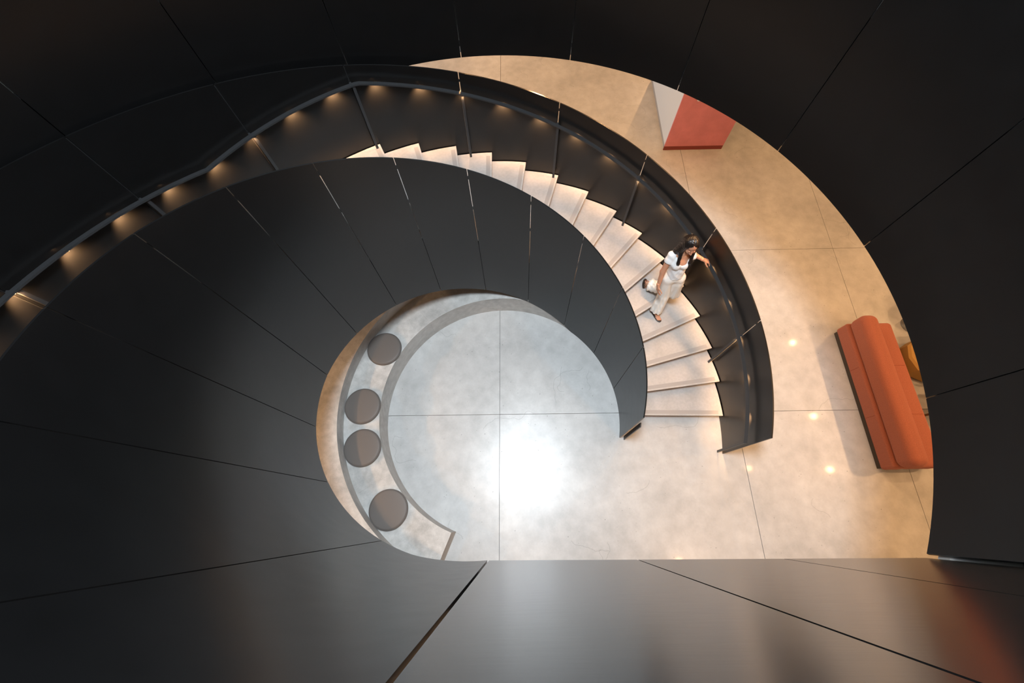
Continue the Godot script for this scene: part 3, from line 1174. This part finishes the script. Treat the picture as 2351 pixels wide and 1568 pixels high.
	net(st, [
		blob(l3.call(0, 0.038, -0.028), Vector3(0.084, 0.096, 0.095), 0.03, hb),
		bone(l3.call(-0.066, 0.03, 0.015), l3.call(-0.078, -0.09, 0.012), 0.024, 0.027, 0.03), bone(l3.call(-0.078, -0.09, 0.012), Vector3(2.236, 1.90, -2.975), 0.026, 0.021, 0.03),
		bone(Vector3(2.236, 1.90, -2.975), Vector3(2.246, 1.80, -2.945), 0.020, 0.006, 0.02),
		bone(l3.call(0.066, 0.03, 0.015), l3.call(0.076, -0.09, 0.016), 0.024, 0.026, 0.03), bone(l3.call(0.076, -0.09, 0.016), Vector3(2.392, 1.91, -2.975), 0.025, 0.020, 0.03),
		bone(Vector3(2.392, 1.91, -2.975), Vector3(2.384, 1.83, -2.945), 0.020, 0.006, 0.02),
		bone(l3.call(-0.03, -0.02, -0.085), Vector3(2.235, 1.93, -3.135), 0.06, 0.05, 0.05), bone(l3.call(0.03, -0.02, -0.085), Vector3(2.37, 1.93, -3.145), 0.06, 0.045, 0.05),
		bone(Vector3(2.235, 1.93, -3.135), Vector3(2.25, 1.74, -3.15), 0.045, 0.02, 0.04), bone(Vector3(2.36, 1.93, -3.145), Vector3(2.34, 1.74, -3.15), 0.045, 0.02, 0.04),
		bone(l3.call(-0.055, 0.055, -0.03), Vector3(2.20, 2.00, -3.10), 0.035, 0.035, 0.05),
		cut(l3.call(0, -0.052, 0.108), Vector3(0.063, 0.122, 0.09), 0.012, hb),
	], 0.0045, O, white, strand)
	put(st, "hair", hair_m, who)
	# ---- top: fitted satin with short puffed sleeves and a low neckline
	var crease := func(p: Vector3) -> float:
		return 0.0022 * sin(p.y * 62.0 + p.x * 48.0 + sin(p.z * 30.0) * 1.4) + 0.0013 * sin(p.x * 120.0 - p.y * 35.0 + p.z * 60.0)
	st = begin()
	net(st, [
		bone(chest + Vector3(-0.05, 0.0, 0.012), chest + Vector3(0.05, 0.0, 0.012), 0.092, 0.092, 0.04), bone(chest + Vector3(-0.05, -0.02, 0), waist + Vector3(-0.02, 0.0, 0), 0.08, 0.08, 0.05), bone(chest + Vector3(0.05, -0.02, 0), waist + Vector3(0.02, 0, 0), 0.08, 0.08, 0.05),
		blob(chest + Vector3(-0.052, -0.01, 0.072), Vector3(0.052, 0.052, 0.048), 0.03), blob(chest + Vector3(0.052, -0.01, 0.072), Vector3(0.052, 0.052, 0.048), 0.03),
		trunk(waist + Vector3(-0.012, 0.06, 0), waist + Vector3(-0.012, -0.075, 0.012), 0.082, 0.097, 0.03), trunk(waist + Vector3(0.03, 0.06, 0), waist + Vector3(0.024, -0.07, 0.012), 0.082, 0.097, 0.03),
		bone(chest + Vector3(-0.06, 0.05, 0), rsh + Vector3(0.012, 0.0, 0.0), 0.06, 0.053, 0.04), bone(chest + Vector3(0.06, 0.05, 0), lsh + Vector3(-0.012, 0, 0), 0.06, 0.053, 0.04),
		trunk(rsh + Vector3(0.005, 0.005, 0), rsh.lerp(relb, 0.42), 0.055, 0.060, 0.02), trunk(lsh + Vector3(0, 0.005, 0), lsh.lerp(lelb, 0.42), 0.054, 0.058, 0.02),
		cut(neck + Vector3(0.005, -0.005, 0.085), Vector3(0.082, 0.125, 0.105), 0.012), cut(neck + Vector3(0, 0.06, -0.01), Vector3(0.088, 0.075, 0.1), 0.012),
	], 0.0075, O, white, crease)
	put(st, "top", satin, who)
	# ---- trousers: wide legs that flare to the hem
	var drape := func(p: Vector3) -> float:
		var low := clampf((1.55 - p.y) * 2.0, 0.15, 1.0)
		return low * (0.0065 * sin(p.x * 74.0 + p.z * 58.0 + p.y * 5.0) + 0.003 * sin(p.x * 150.0 - p.z * 90.0 + p.y * 11.0))
	st = begin()
	net(st, [
		bone(waist + Vector3(0.005, -0.05, 0.005), pelvis, 0.085, 0.09, 0.04), bone(waist + Vector3(-0.02, -0.035, 0), rhip, 0.08, 0.088, 0.04), bone(waist + Vector3(0.025, -0.035, 0), lhip, 0.08, 0.088, 0.04),
		bone(rhip, rknee, 0.088, 0.08, 0.03), trunk(rknee, Vector3(2.250, 0.790, -2.850), 0.084, 0.098, 0.02),
		bone(lhip, lknee, 0.09, 0.09, 0.03), trunk(lknee, Vector3(2.150, 0.985, -3.195), 0.094, 0.100, 0.02),
		bone(lhip + Vector3(0.01, -0.1, 0.02), lknee + Vector3(0.02, -0.03, 0.03), 0.085, 0.075, 0.04),
	], 0.0085, O, white, drape)
	put(st, "trousers", linen, who)
	# ---- sandals
	for side in [["sandal", rank + Vector3(-0.014, -0.077, -0.016), Vector3(2.297, 0.6905, -2.722), 0.0], ["sandal", lank + Vector3(-0.035, 0.0, -0.062), ball + Vector3(0.0, -0.022, 0.015), 1.0]]:
		st = begin()
		var h0: Vector3 = side[1]
		var t0: Vector3 = side[2]
		var d: Vector3 = (t0 - h0).normalized()
		var wdt := d.cross(Vector3.UP).normalized()
		var upn := wdt.cross(d).normalized()
		var bs := Basis(wdt, upn, d)
		var L := (t0 - h0).length()
		net(st, [blob(h0.lerp(t0, 0.16), Vector3(0.033, 0.007, 0.05), 0.01, bs), blob(h0.lerp(t0, 0.5), Vector3(0.033, 0.007, 0.08), 0.02, bs), blob(h0.lerp(t0, 0.84), Vector3(0.043, 0.007, 0.065), 0.02, bs)], 0.0045, O, white)
		var sd := put(st, side[0], shoe, who)
		st = begin()
		var v := h0.lerp(t0, 0.80) + upn * 0.028
		for sg in [-1.0, 1.0]:
			net(st, [bone(v, h0.lerp(t0, 0.5) + wdt * 0.034 * sg + upn * 0.008, 0.0065, 0.0065, 0.004)], 0.003, O, white)
		if side[3] > 0.5:
			net(st, [bone(h0 + wdt * 0.03 + upn * 0.02, h0 - wdt * 0.03 + upn * 0.02, 0.009, 0.009, 0.004), bone(h0 - d * 0.02, h0 - d * 0.015 + upn * 0.05, 0.014, 0.01, 0.004)], 0.004, O, white)
		put(st, "strap", shoe, sd)
